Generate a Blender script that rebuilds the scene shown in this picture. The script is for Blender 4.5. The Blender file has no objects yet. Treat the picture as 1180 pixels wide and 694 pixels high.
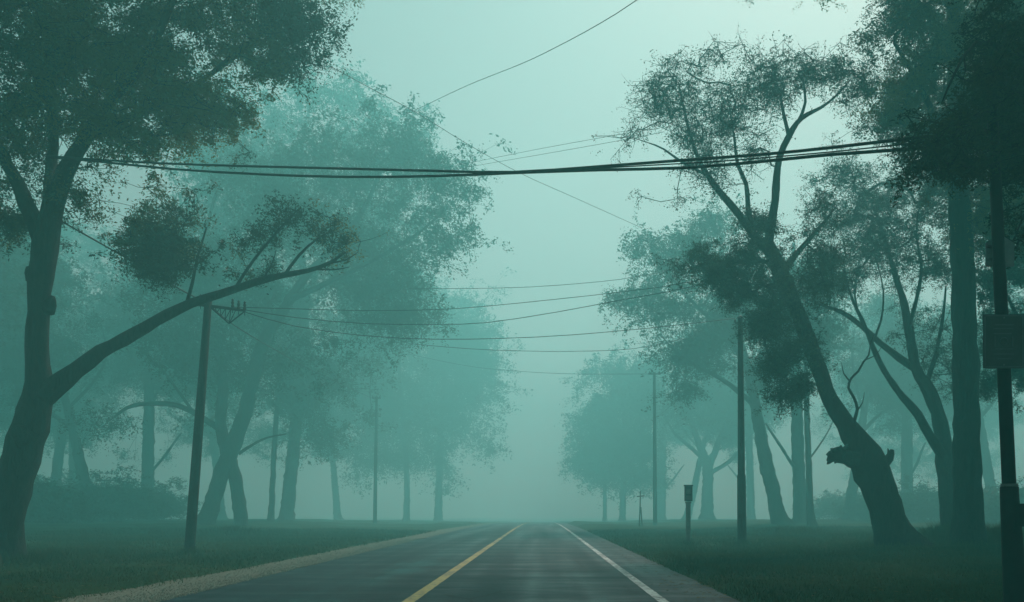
import bpy, math, random
import numpy as np
from mathutils import Vector, noise

sc = bpy.context.scene
C = sc.collection
F, CX, HY, EYE = 1000.0, 624.0, 588.0, 1.35      # focal length and vanishing point of the photograph, eye height
R = math.radians


def P(px, py, d):
    """The world point d metres away that the photograph shows at (px, py)."""
    return Vector(((px - CX) / F * d, d, EYE + (HY - py) / F * d))


def smooth(t):
    t = max(0.0, min(1.0, t))
    return t * t * (3 - 2 * t)


ROAD_L, ROAD_R = -5.65, 2.94


def fall(y):
    """The road and its verges begin to run gently downhill some fifty metres on, and level out in the fog."""
    if y < 52:
        return 0.0
    if y < 122:
        return -.012 * (y - 52) ** 2 / 140
    if y < 280:
        return -.42 - .012 * (y - 122)
    return -2.316 - .36 * (1 - math.exp(-(y - 280) / 30))


def ground_z(x, y):
    return verge_z(x, y) + fall(y)


def verge_z(x, y):
    n = noise.noise(Vector((x * .11, y * .11, 3.1))) * .09 + noise.noise(Vector((x * .45, y * .45, 7.7))) * .035
    n *= 1 + 2.6 * smooth((y - 45) / 45)
    if x < ROAD_L:
        d = ROAD_L - x
        return -.045 + smooth((d - .75) / 1.3) * (.085 + n) + smooth((d - 4) / 22) * .35
    if x > ROAD_R:
        d = x - ROAD_R
        return -.045 + smooth((d + .1) / .7) * (.085 + n) + smooth((d - 3) / 22) * .35
    return -.045


# ------------------------------------------------------------------ materials
def new_mat(name):
    m = bpy.data.materials.new(name)
    m.use_nodes = True
    nt = m.node_tree
    b = nt.nodes['Principled BSDF']
    return m, nt, b


def N(nt, kind, **kw):
    n = nt.nodes.new(kind)
    for k, v in kw.items():
        if k in n.inputs:
            n.inputs[k].default_value = v
        else:
            setattr(n, k, v)
    return n


def ramp(nt, src, stops):
    r = nt.nodes.new('ShaderNodeValToRGB')
    while len(r.color_ramp.elements) < len(stops):
        r.color_ramp.elements.new(.5)
    for e, (p, c) in zip(r.color_ramp.elements, stops):
        e.position = p
        e.color = (*c, 1) if len(c) == 3 else c
    nt.links.new(src, r.inputs[0])
    return r


def coords(nt, scale=(1, 1, 1), space='Object'):
    tc = nt.nodes.new('ShaderNodeTexCoord')
    mp = nt.nodes.new('ShaderNodeMapping')
    mp.inputs['Scale'].default_value = scale
    nt.links.new(tc.outputs[space], mp.inputs[0])
    return mp.outputs[0]


def bark_mat(name, dark, light, scale=1.0):
    m, nt, b = new_mat(name)
    v = coords(nt, (9 * scale, 9 * scale, 1.6 * scale))
    n1 = N(nt, 'ShaderNodeTexNoise', Scale=1.6, Detail=7.0, Roughness=.65)
    nt.links.new(v, n1.inputs['Vector'])
    v2 = coords(nt, (.9, .9, .5))
    n2 = N(nt, 'ShaderNodeTexNoise', Scale=1.3, Detail=3.0)
    nt.links.new(v2, n2.inputs['Vector'])
    r = ramp(nt, n1.outputs[0], [(.32, dark), (.68, light)])
    r2 = ramp(nt, n2.outputs[0], [(.4, (.75, .75, .75)), (.66, (1.1, 1.2, .95))])
    mx = N(nt, 'ShaderNodeMix', data_type='RGBA', blend_type='MULTIPLY')
    mx.inputs[0].default_value = 1
    nt.links.new(r.outputs[0], mx.inputs[6])
    nt.links.new(r2.outputs[0], mx.inputs[7])
    nt.links.new(mx.outputs[2], b.inputs['Base Color'])
    bp = N(nt, 'ShaderNodeBump', Strength=1.0, Distance=.09)
    nt.links.new(n1.outputs[0], bp.inputs['Height'])
    nt.links.new(bp.outputs[0], b.inputs['Normal'])
    b.inputs['Roughness'].default_value = .85
    b.inputs['Specular IOR Level'].default_value = .25
    return m


def leaf_mat(name, c0, c1, c2, patch=None, patch_amt=0.0):
    """Leaves: each leaf its own tint, thin enough for light to come through; patch = a second colour mixed in by noise."""
    m = bpy.data.materials.new(name)
    m.use_nodes = True
    nt = m.node_tree
    nt.nodes.clear()
    out = N(nt, 'ShaderNodeOutputMaterial')
    geo = N(nt, 'ShaderNodeNewGeometry')
    r = ramp(nt, geo.outputs['Random Per Island'], [(0, c0), (.55, c1), (1, c2)])
    col = r.outputs[0]
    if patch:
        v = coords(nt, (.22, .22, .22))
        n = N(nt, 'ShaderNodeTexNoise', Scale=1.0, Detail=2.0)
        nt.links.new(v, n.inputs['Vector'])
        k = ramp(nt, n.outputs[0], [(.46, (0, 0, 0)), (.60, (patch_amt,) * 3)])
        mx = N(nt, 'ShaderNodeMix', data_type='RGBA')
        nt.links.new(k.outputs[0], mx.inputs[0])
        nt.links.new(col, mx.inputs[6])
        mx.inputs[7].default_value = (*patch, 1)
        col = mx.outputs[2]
    d = N(nt, 'ShaderNodeBsdfDiffuse')
    t = N(nt, 'ShaderNodeBsdfTranslucent')
    g = N(nt, 'ShaderNodeBsdfGlossy', Roughness=.45)
    nt.links.new(col, d.inputs[0])
    nt.links.new(col, t.inputs[0])
    a = N(nt, 'ShaderNodeMixShader', Fac=.35)
    nt.links.new(d.outputs[0], a.inputs[1])
    nt.links.new(t.outputs[0], a.inputs[2])
    s = N(nt, 'ShaderNodeMixShader', Fac=.03)
    nt.links.new(a.outputs[0], s.inputs[1])
    nt.links.new(g.outputs[0], s.inputs[2])
    nt.links.new(s.outputs[0], out.inputs[0])
    return m


def plain_mat(name, c0, c1, rough=.6, scale=6.0, metal=0.0, bump=.15, spec=.4):
    m, nt, b = new_mat(name)
    v = coords(nt)
    n = N(nt, 'ShaderNodeTexNoise', Scale=scale, Detail=6.0, Roughness=.6)
    nt.links.new(v, n.inputs['Vector'])
    r = ramp(nt, n.outputs[0], [(.35, c0), (.65, c1)])
    nt.links.new(r.outputs[0], b.inputs['Base Color'])
    bp = N(nt, 'ShaderNodeBump', Strength=bump, Distance=.02)
    nt.links.new(n.outputs[0], bp.inputs['Height'])
    nt.links.new(bp.outputs[0], b.inputs['Normal'])
    b.inputs['Roughness'].default_value = rough
    b.inputs['Metallic'].default_value = metal
    b.inputs['Specular IOR Level'].default_value = spec
    return m


M = {}
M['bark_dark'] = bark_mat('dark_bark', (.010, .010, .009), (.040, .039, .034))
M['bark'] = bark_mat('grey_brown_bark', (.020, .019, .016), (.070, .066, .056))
M['leaf_dark'] = leaf_mat('dark_leaves', (.014, .030, .012), (.026, .050, .016), (.045, .072, .022), (.230, .205, .014), 1.0)  # yellowing leaves, brightened in colour to stand for the lit part of the crown
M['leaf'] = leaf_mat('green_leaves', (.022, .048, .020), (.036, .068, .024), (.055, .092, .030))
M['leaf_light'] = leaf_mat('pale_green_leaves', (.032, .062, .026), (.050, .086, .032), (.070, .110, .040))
M['pole_wood'] = bark_mat('weathered_pole_wood', (.018, .017, .015), (.055, .051, .045), 1.6)
M['black_metal'] = plain_mat('black_painted_metal', (.006, .007, .008), (.014, .016, .017), .6, spec=.2)
M['grey_metal'] = plain_mat('dull_galvanised_metal', (.13, .135, .135), (.21, .215, .21), .55, metal=.35)
M['sign_dark'] = plain_mat('weathered_dark_sign', (.045, .055, .060), (.075, .085, .09), .6, 3.0)
M['sign_mark'] = plain_mat('faded_sign_marking', (.085, .105, .110), (.12, .14, .145), .65, 9.0)
M['sign_pale'] = plain_mat('faded_pale_sign', (.17, .20, .21), (.25, .28, .28), .6, 3.0)
M['porcelain'] = plain_mat('brown_glazed_porcelain', (.06, .035, .025), (.09, .055, .04), .25)
M['cable'] = plain_mat('black_rubber_cable', (.010, .010, .011), (.020, .020, .021), .6)


def ground_mat():
    m, nt, b = new_mat('mown_verge_grass_soil')
    v = coords(nt)
    n1 = N(nt, 'ShaderNodeTexNoise', Scale=.35, Detail=5.0)
    n2 = N(nt, 'ShaderNodeTexNoise', Scale=9.0, Detail=8.0, Roughness=.7)
    nt.links.new(v, n1.inputs['Vector'])
    nt.links.new(v, n2.inputs['Vector'])
    r1 = ramp(nt, n1.outputs[0], [(.35, (.014, .042, .009)), (.52, (.022, .062, .012)), (.72, (.046, .070, .018))])
    r2 = ramp(nt, n2.outputs[0], [(.3, (.45, .45, .42)), (.7, (1.25, 1.3, 1.1))])
    mx = N(nt, 'ShaderNodeMix', data_type='RGBA', blend_type='MULTIPLY')
    mx.inputs[0].default_value = 1
    nt.links.new(r1.outputs[0], mx.inputs[6])
    nt.links.new(r2.outputs[0], mx.inputs[7])
    nt.links.new(mx.outputs[2], b.inputs['Base Color'])
    bp = N(nt, 'ShaderNodeBump', Strength=1.0, Distance=.06)
    nt.links.new(n2.outputs[0], bp.inputs['Height'])
    nt.links.new(bp.outputs[0], b.inputs['Normal'])
    b.inputs['Roughness'].default_value = .95
    b.inputs['Specular IOR Level'].default_value = .1
    return m


def road_mat():
    m, nt, b = new_mat('damp_asphalt')
    v = coords(nt)
    vs = coords(nt, (.22, .9, 1))
    vt = coords(nt, (.9, .03, 1))
    fine = N(nt, 'ShaderNodeTexNoise', Scale=38.0, Detail=6.0, Roughness=.75)
    mid = N(nt, 'ShaderNodeTexNoise', Scale=1.4, Detail=7.0, Roughness=.68)
    streak = N(nt, 'ShaderNodeTexNoise', Scale=1.0, Detail=7.0, Roughness=.7, Distortion=.5)
    track = N(nt, 'ShaderNodeTexNoise', Scale=1.0, Detail=2.0)
    nt.links.new(v, fine.inputs['Vector'])
    nt.links.new(v, mid.inputs['Vector'])
    nt.links.new(vs, streak.inputs['Vector'])
    nt.links.new(vt, track.inputs['Vector'])
    r = ramp(nt, mid.outputs[0], [(.3, (.009, .033, .040)), (.7, (.020, .056, .064))])
    rf = ramp(nt, fine.outputs[0], [(.35, (.55, .55, .55)), (.68, (1.5, 1.5, 1.5))])
    mx = N(nt, 'ShaderNodeMix', data_type='RGBA', blend_type='MULTIPLY')
    mx.inputs[0].default_value = 1
    nt.links.new(r.outputs[0], mx.inputs[6])
    nt.links.new(rf.outputs[0], mx.inputs[7])
    wob = N(nt, 'ShaderNodeMix', data_type='VECTOR')
    wob.inputs[0].default_value = .22
    nt.links.new(v, wob.inputs[4])
    nt.links.new(mid.outputs[1], wob.inputs[5])
    cr = N(nt, 'ShaderNodeTexVoronoi', feature='DISTANCE_TO_EDGE', Scale=.42)
    nt.links.new(wob.outputs[1], cr.inputs['Vector'])
    rc = ramp(nt, cr.outputs['Distance'], [(.003, (.35, .35, .35)), (.010, (1, 1, 1))])
    m2 = N(nt, 'ShaderNodeMix', data_type='RGBA', blend_type='MULTIPLY')
    m2.inputs[0].default_value = 1
    nt.links.new(mx.outputs[2], m2.inputs[6])
    nt.links.new(rc.outputs[0], m2.inputs[7])
    nt.links.new(m2.outputs[2], b.inputs['Base Color'])
    add = N(nt, 'ShaderNodeMath', operation='ADD')
    nt.links.new(streak.outputs[0], add.inputs[0])
    nt.links.new(track.outputs[0], add.inputs[1])
    rr = ramp(nt, add.outputs[0], [(.40, (.34,) * 3), (.58, (.72,) * 3)])
    hl = N(nt, 'ShaderNodeMath', operation='MULTIPLY')
    hl.inputs[1].default_value = .5
    nt.links.new(add.outputs[0], hl.inputs[0])
    nt.links.new(hl.outputs[0], rr.inputs[0])
    nt.links.new(rr.outputs[0], b.inputs['Roughness'])
    bp = N(nt, 'ShaderNodeBump', Strength=.55, Distance=.012)
    nt.links.new(fine.outputs[0], bp.inputs['Height'])
    bp2 = N(nt, 'ShaderNodeBump', Strength=.5, Distance=.06)
    nt.links.new(streak.outputs[0], bp2.inputs['Height'])
    nt.links.new(bp.outputs[0], bp2.inputs['Normal'])
    nt.links.new(bp2.outputs[0], b.inputs['Normal'])
    b.inputs['Specular IOR Level'].default_value = .12
    return m


def paint_mat(name, col, worn):
    m, nt, b = new_mat(name)
    v = coords(nt)
    n = N(nt, 'ShaderNodeTexNoise', Scale=9.0, Detail=8.0, Roughness=.75)
    n2 = N(nt, 'ShaderNodeTexNoise', Scale=.8, Detail=3.0)
    nt.links.new(v, n.inputs['Vector'])
    nt.links.new(v, n2.inputs['Vector'])
    ad = N(nt, 'ShaderNodeMath', operation='MULTIPLY_ADD')
    nt.links.new(n2.outputs[0], ad.inputs[0])
    ad.inputs[1].default_value = .5
    nt.links.new(n.outputs[0], ad.inputs[2])
    r = ramp(nt, ad.outputs[0], [(worn, (.05, .05, .05)), (worn + .14, col)])
    nt.links.new(r.outputs[0], b.inputs['Base Color'])
    b.inputs['Roughness'].default_value = .5
    bp = N(nt, 'ShaderNodeBump', Strength=.4, Distance=.01)
    nt.links.new(n.outputs[0], bp.inputs['Height'])
    nt.links.new(bp.outputs[0], b.inputs['Normal'])
    return m


M['ground'] = ground_mat()
M['road'] = road_mat()
M['yellow'] = paint_mat('worn_yellow_paint', (.56, .43, .07), .64)
M['white'] = paint_mat('worn_white_paint', (.66, .74, .70), .64)
M['gravel'] = plain_mat('pale_gravel', (.10, .115, .085), (.26, .29, .23), .95, 26.0, bump=1.0, spec=.1)
M['pebble'] = plain_mat('pale_pebbles', (.13, .145, .11), (.28, .31, .25), .9, 14.0, spec=.2)
M['blade'] = leaf_mat('grass_blades', (.013, .048, .008), (.022, .066, .012), (.050, .082, .018), (.080, .098, .024), .5)


# ------------------------------------------------------------------ mesh helpers
class MB:
    def __init__(s):
        s.v, s.f = [], []

    def box(s, c, size, rz=0.0, ry=0.0, bev=0.0):
        """A box with chamfered vertical edges when bev is given."""
        hx, hy, hz = size[0] / 2, size[1] / 2, size[2] / 2
        b = min(bev, hx * .9, hy * .9)
        ring = [(hx, hy), (-hx, hy), (-hx, -hy), (hx, -hy)] if b <= 0 else [(hx, hy - b), (hx - b, hy), (-hx + b, hy), (-hx, hy - b), (-hx, -hy + b), (-hx + b, -hy), (hx - b, -hy), (hx, -hy + b)]
        k = len(ring)
        o = len(s.v)
        cr, sr, cy, sy = math.cos(rz), math.sin(rz), math.cos(ry), math.sin(ry)
        for z in (-hz, hz):
            for x, y in ring:
                X, Z = x * cy + z * sy, -x * sy + z * cy
                s.v.append((c[0] + X * cr - y * sr, c[1] + X * sr + y * cr, c[2] + Z))
        for i in range(k):
            j = (i + 1) % k
            s.f.append((o + i, o + j, o + k + j, o + k + i))
        s.f.append(tuple(o + i for i in reversed(range(k))))
        s.f.append(tuple(o + k + i for i in range(k)))
        return s

    def tube(s, pts, rad, k=8, rough=0.0, seed=0.0, freq=1.5, caps=True):
        pts = [Vector(p) for p in pts]
        n = len(pts)
        if n < 2:
            return s
        o = len(s.v)
        t0 = (pts[1] - pts[0]).normalized()
        up = Vector((0, 1, 0)) if abs(t0.y) < .9 else Vector((1, 0, 0))
        u = t0.cross(up).normalized()
        for i in range(n):
            t = (pts[min(i + 1, n - 1)] - pts[max(i - 1, 0)])
            t = t.normalized() if t.length > 1e-9 else t0
            u = (u - t * u.dot(t))
            u = u.normalized() if u.length > 1e-6 else t.orthogonal().normalized()
            w = t.cross(u)
            for j in range(k):
                a = 2 * math.pi * j / k
                d = u * math.cos(a) + w * math.sin(a)
                r = rad[i]
                if rough:
                    q = pts[i] + d * r
                    r *= 1 + rough * noise.noise(q * freq + Vector((seed, 0, 0))) + rough * .6 * noise.noise(q * freq * 3.3 + Vector((0, seed, 0)))
                s.v.append(tuple(pts[i] + d * r))
        for i in range(n - 1):
            for j in range(k):
                a, b = o + i * k + j, o + i * k + (j + 1) % k
                s.f.append((a, b, b + k, a + k))
        if caps:
            s.f.append(tuple(o + j for j in reversed(range(k))))
            s.f.append(tuple(o + (n - 1) * k + j for j in range(k)))
        return s

    def build(s, name, mat, parent=None, smooth_=True):
        me = bpy.data.meshes.new(name)
        me.from_pydata(s.v, [], s.f)
        me.materials.append(mat)
        if smooth_:
            me.polygons.foreach_set('use_smooth', [True] * len(me.polygons))
        ob = bpy.data.objects.new(name, me)
        C.objects.link(ob)
        if parent:
            ob.parent = parent
        return ob


def quads_np(name, verts, mat, parent=None, per=4):
    """A mesh of loose faces, `per` vertices each, from an array (n*per, 3)."""
    n = len(verts) // per
    me = bpy.data.meshes.new(name)
    me.vertices.add(len(verts))
    me.vertices.foreach_set('co', np.ascontiguousarray(verts, dtype=np.float32).ravel())
    me.loops.add(n * per)
    me.loops.foreach_set('vertex_index', np.arange(n * per, dtype=np.int32))
    me.polygons.add(n)
    me.polygons.foreach_set('loop_start', np.arange(0, n * per, per, dtype=np.int32))
    me.update(calc_edges=True)
    me.validate()
    me.materials.append(mat)
    ob = bpy.data.objects.new(name, me)
    C.objects.link(ob)
    if parent:
        ob.parent = parent
    return ob


def tag(o, label=None, cat=None, group=None, kind=None):
    if label:
        o['label'] = label
    if cat:
        o['category'] = cat
    if group:
        o['group'] = group
    if kind:
        o['kind'] = kind
    return o


def thing(name, loc, label, cat, group=None):
    o = bpy.data.objects.new(name, None)
    o.empty_display_size = .3
    C.objects.link(o)
    o.location = loc
    return tag(o, label, cat, group)


def spline(pts, step=.35):
    """Catmull-Rom through (Vector, radius) pairs."""
    out = []
    n = len(pts)
    for i in range(n - 1):
        p0, p1, p2, p3 = pts[max(i - 1, 0)], pts[i], pts[i + 1], pts[min(i + 2, n - 1)]
        m = max(2, int((p2[0] - p1[0]).length / step))
        for j in range(m):
            t = j / m
            q = .5 * ((2 * p1[0]) + (p2[0] - p0[0]) * t + (2 * p0[0] - 5 * p1[0] + 4 * p2[0] - p3[0]) * t * t + (3 * p1[0] - p0[0] - 3 * p2[0] + p3[0]) * t ** 3)
            out.append((q, p1[1] + (p2[1] - p1[1]) * t))
    out.append(pts[-1])
    return out


# ------------------------------------------------------------------ trees
def make_tree(name, label, base, limbs, blobs, n_clusters, leaves, leaf_len, cl_r, seed, bark='bark', leaf='leaf', cat='tree', group=None, gap=.0, tip=.012, gapscale=.35, k=1.0):
    """base = (px, distance). limbs = lists of (px, py, depth offset, radius); the first is the trunk.
    blobs = (px, py, rx, ry, depth offset, depth radius in metres)."""
    rng = random.Random(seed)
    nr = np.random.default_rng(seed)
    D = base[1] * k                                  # k moves the tree along its line of sight and sizes it to match
    limbs = [[(x, y, d * k, r * k) for x, y, d, r in L] for L in limbs]
    blobs = [(*b[:4], b[4] * k, b[5] * k, *b[6:]) for b in blobs]
    leaf_len, cl_r, tip, gapscale = leaf_len * k, cl_r * k, tip * k, gapscale / k
    bx = (base[0] - CX) / F * D
    root_loc = Vector((bx, D, ground_z(bx, D)))
    root = thing(name, root_loc, label, cat, group)
    npos, npar, nrad, ndir = [], [], [], []
    fixed = 0
    for li, L in enumerate(limbs):
        pts = [(P(px, py, D + dd) - root_loc, r) for px, py, dd, r in L]
        if li == 0:
            top = pts[0][0]
            pts[0] = (Vector((top.x, top.y, 0)), pts[0][1])
        sp = spline(pts)
        if li == 0:
            d0 = (sp[1][0] - sp[0][0]).normalized()
            sp = [(sp[0][0] - Vector((d0.x * .3, d0.y * .3, .4)), sp[0][1] * 1.45)] + sp
            sp = [(q, r * (1 + .38 * math.exp(-max(0, q.z) / .45))) for q, r in sp]
        wob = .25
        sp = [(q + Vector((noise.noise(q * .8 + Vector((seed, li, 0))), noise.noise(q * .8 + Vector((li, seed, 5))), noise.noise(q * .8 + Vector((9, li, seed)))) ) * wob * min(r * 1.2, .14), r) for q, r in sp]
        par = -1
        if npos:
            dd = [(q - sp[0][0]).length_squared for q in npos]
            par = int(np.argmin(dd))
        big = max(r for _, r in sp)
        mb = MB()
        mb.tube([q for q, _ in sp], [r for _, r in sp], 18 if big > .25 else (12 if big > .1 else 8), .20 if big > .12 else .11, seed * 1.7 + li, 2.3)
        mb.build('trunk' if li == 0 else 'limb', M[bark], root)
        for i, (q, r) in enumerate(sp):
            if li == 0 and q.z < .8:
                continue
            npos.append(q.copy())
            npar.append(par)
            nrad.append(r)
            ndir.append((sp[min(i + 1, len(sp) - 1)][0] - sp[max(i - 1, 0)][0]).normalized())
            par = len(npos) - 1
    fixed = len(npos)
    # points the crown grows towards
    targets, lush = [], []                            # lush: how leafy each spot is
    vol = np.array([b[2] * b[3] * (b[6] if len(b) > 6 else 1.0) for b in blobs], float)
    vol /= vol.sum()
    tries = 0
    while len(targets) < n_clusters and tries < n_clusters * 30:
        tries += 1
        b = blobs[int(nr.choice(len(blobs), p=vol))]
        v = nr.normal(size=3)
        v /= np.linalg.norm(v)
        edge = .88 + .95 * noise.noise(Vector(v * 2.1) + Vector((b[0] * .37, b[1] * .21, seed)))
        v *= (nr.random() ** (1 / 2.4)) * edge
        d = D + b[4] + v[1] * b[5]
        q = P(b[0] + v[0] * b[2], b[1] - v[2] * b[3], D + b[4]) - root_loc
        q.y = d - root_loc.y
        if q.z < .5:
            continue
        if gap and noise.noise(q * gapscale + Vector((seed * 3.1, 0, 0))) < gap - .5:
            continue
        targets.append(q)
        lush.append(b[7] if len(b) > 7 else 1.0)
    T = np.array([tuple(q) for q in targets])
    pos = np.array([tuple(q) for q in npos])
    # nearest skeleton node per target; nodes low on the trunk count as further away
    pen = np.array([max(0, (nrad[i] - .22)) * 6 for i in range(fixed)])
    d2 = np.sqrt(((T[:, None, :] - pos[None]) ** 2).sum(2)) + pen[None]
    best = d2.argmin(1)
    bd = d2.min(1)
    alive = np.ones(len(T), bool)
    leafspots = []
    for _ in range(len(T)):
        w_ = int(np.where(alive, bd, 1e9).argmin())
        alive[w_] = False
        p0, p1 = npos[best[w_]], Vector(T[w_])
        dist = (p1 - p0).length
        m = max(1, int(dist / (.42 * k)))
        bend = (ndir[best[w_]] * dist * .28 + Vector((rng.uniform(-1, 1), rng.uniform(-1, 1), rng.uniform(-.2, .9))) * dist * .12)
        par = best[w_]
        new = []
        last = p0
        for j in range(1, m + 1):
            t = j / m
            q = p0.lerp(p1, t) + bend * (4 * t * (1 - t)) * .5
            if j < m:
                q = q + Vector((rng.uniform(-1, 1), rng.uniform(-1, 1), rng.uniform(-1, 1))) * .05
            npos.append(q)
            npar.append(par)
            nrad.append(0)
            ndir.append((q - last).normalized() if (q - last).length > 1e-6 else Vector((0, 0, 1)))
            last = q
            par = len(npos) - 1
            new.append(par)
        leafspots.append((w_, new))
        A = np.array([tuple(npos[i]) for i in new])
        dn = np.sqrt(((T[:, None, :] - A[None]) ** 2).sum(2))
        am = dn.argmin(1)
        mn = dn.min(1)
        better = alive & (mn < bd)
        bd[better] = mn[better]
        best[better] = np.array(new)[am[better]]
    # radii of what grew, from the tips down
    nn = len(npos)
    acc = [0.0] * nn
    kids = [[] for _ in range(nn)]
    for i in range(nn):
        if npar[i] >= 0:
            kids[npar[i]].append(i)
    for i in range(nn - 1, fixed - 1, -1):
        a = acc[i] if acc[i] > 0 else tip ** 2.3
        nrad[i] = a ** (1 / 2.3)
        acc[npar[i]] += a
    mb = MB()
    seen = set()
    for i in range(fixed, nn):
        if i in seen:
            continue
        chain, rr = [npos[npar[i]], npos[i]], []
        cur = i
        seen.add(i)
        rr = [min(nrad[i], nrad[npar[i]] * .9), nrad[i]]
        while True:
            nx = [c for c in kids[cur] if c >= fixed and c not in seen]
            if not nx:
                break
            nx = max(nx, key=lambda c: nrad[c])
            seen.add(nx)
            chain.append(npos[nx])
            rr.append(nrad[nx])
            cur = nx
        rr[-1] *= .5
        mb.tube(chain, rr, 7 if rr[0] > .06 else (5 if rr[0] > .03 else 3), caps=False)
    mb.build('branches', M[bark], root)
    # leaves round the ends of the twigs and along them
    cen, size, tw = [], [], MB()
    for w_, new in leafspots:
        c = np.array(tuple(npos[new[-1]]))
        sc_ = rng.uniform(.7, 1.25)
        sprays = rng.randint(4, 8)
        offs = [c + nr.normal(size=3) * np.array((.62, .62, .42)) * cl_r * sc_ for _ in range(sprays)]
        offs += [np.array(tuple(npos[new[j]])) for j in range(max(0, len(new) - 5), len(new) - 1) if rng.random() < .55]
        for o_ in offs:
            n = max(3, int(leaves / 5.5 * lush[w_] * rng.uniform(.5, 1.5)))
            dv = (o_ - c) / cl_r + nr.normal(size=3) * .7 + np.array((0, 0, -.15))
            dv /= np.linalg.norm(dv) + 1e-9
            t = nr.random(n)[:, None]
            ln = cl_r * sc_ * rng.uniform(.7, 1.3)
            cen.append(o_ + dv * (t - .4) * ln + np.array((0, 0, -.25)) * ln * t * t + np.clip(nr.normal(size=(n, 3)), -1.7, 1.7) * cl_r * rng.uniform(.11, .22))
            size.append(np.full(n, rng.uniform(.72, 1.25)))
            if rng.random() < .8:
                tw.tube([c, (c + o_) / 2 + nr.normal(size=3) * cl_r * .08, o_, o_ + dv * .5 * ln], [tip * .8, tip * .6, tip * .45, tip * .2], 3, caps=False)
    tw.build('twigs', M[bark], root)
    cen, size = np.concatenate(cen), np.concatenate(size)
    n = len(cen)
    d = nr.normal(size=(n, 3))
    d[:, 2] = d[:, 2] * .6 - .25
    d /= np.linalg.norm(d, axis=1)[:, None]
    up = nr.normal(size=(n, 3)) * .55 + np.array((0, 0, 1.0))
    s = np.cross(d, up)
    s /= np.linalg.norm(s, axis=1)[:, None] + 1e-9
    L = leaf_len * (nr.uniform(.6, 1.35, n) * size)[:, None]
    W = L * nr.uniform(.36, .55, n)[:, None]
    nrm = np.cross(s, d)
    V = np.stack([cen - d * L * .5, cen + s * W * .5 + nrm * L * .08, cen + d * L * .5 - nrm * L * .06, cen - s * W * .5 + nrm * L * .08], 1).reshape(-1, 3)
    gz = -root_loc.z
    V[:, 2] = np.maximum(V[:, 2], .02)
    quads_np('crown', V, M[leaf], root)
    return root


def copy_tree(src, loc, rz, sxy, label):
    r = src.copy()
    C.objects.link(r)
    r.location, r.rotation_euler, r.scale = loc, (0, 0, rz), (sxy[0], sxy[0], sxy[1])
    r['label'] = label
    for ch in list(src.children):
        c = ch.copy()
        C.objects.link(c)
        c.parent = r
    return r

HAZE_COL, HAZE_DENS, HAZE_ANISO = (.30, .98, .955), .0118, .36
SKY_TINT, SKY_STR = (.74, 1.0, .90), .060
SUN_STR, SUN_COL = 1.5, (1.0, .96, .88)
EXPOSURE = .90
HAZE_ABS = .26

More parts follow.
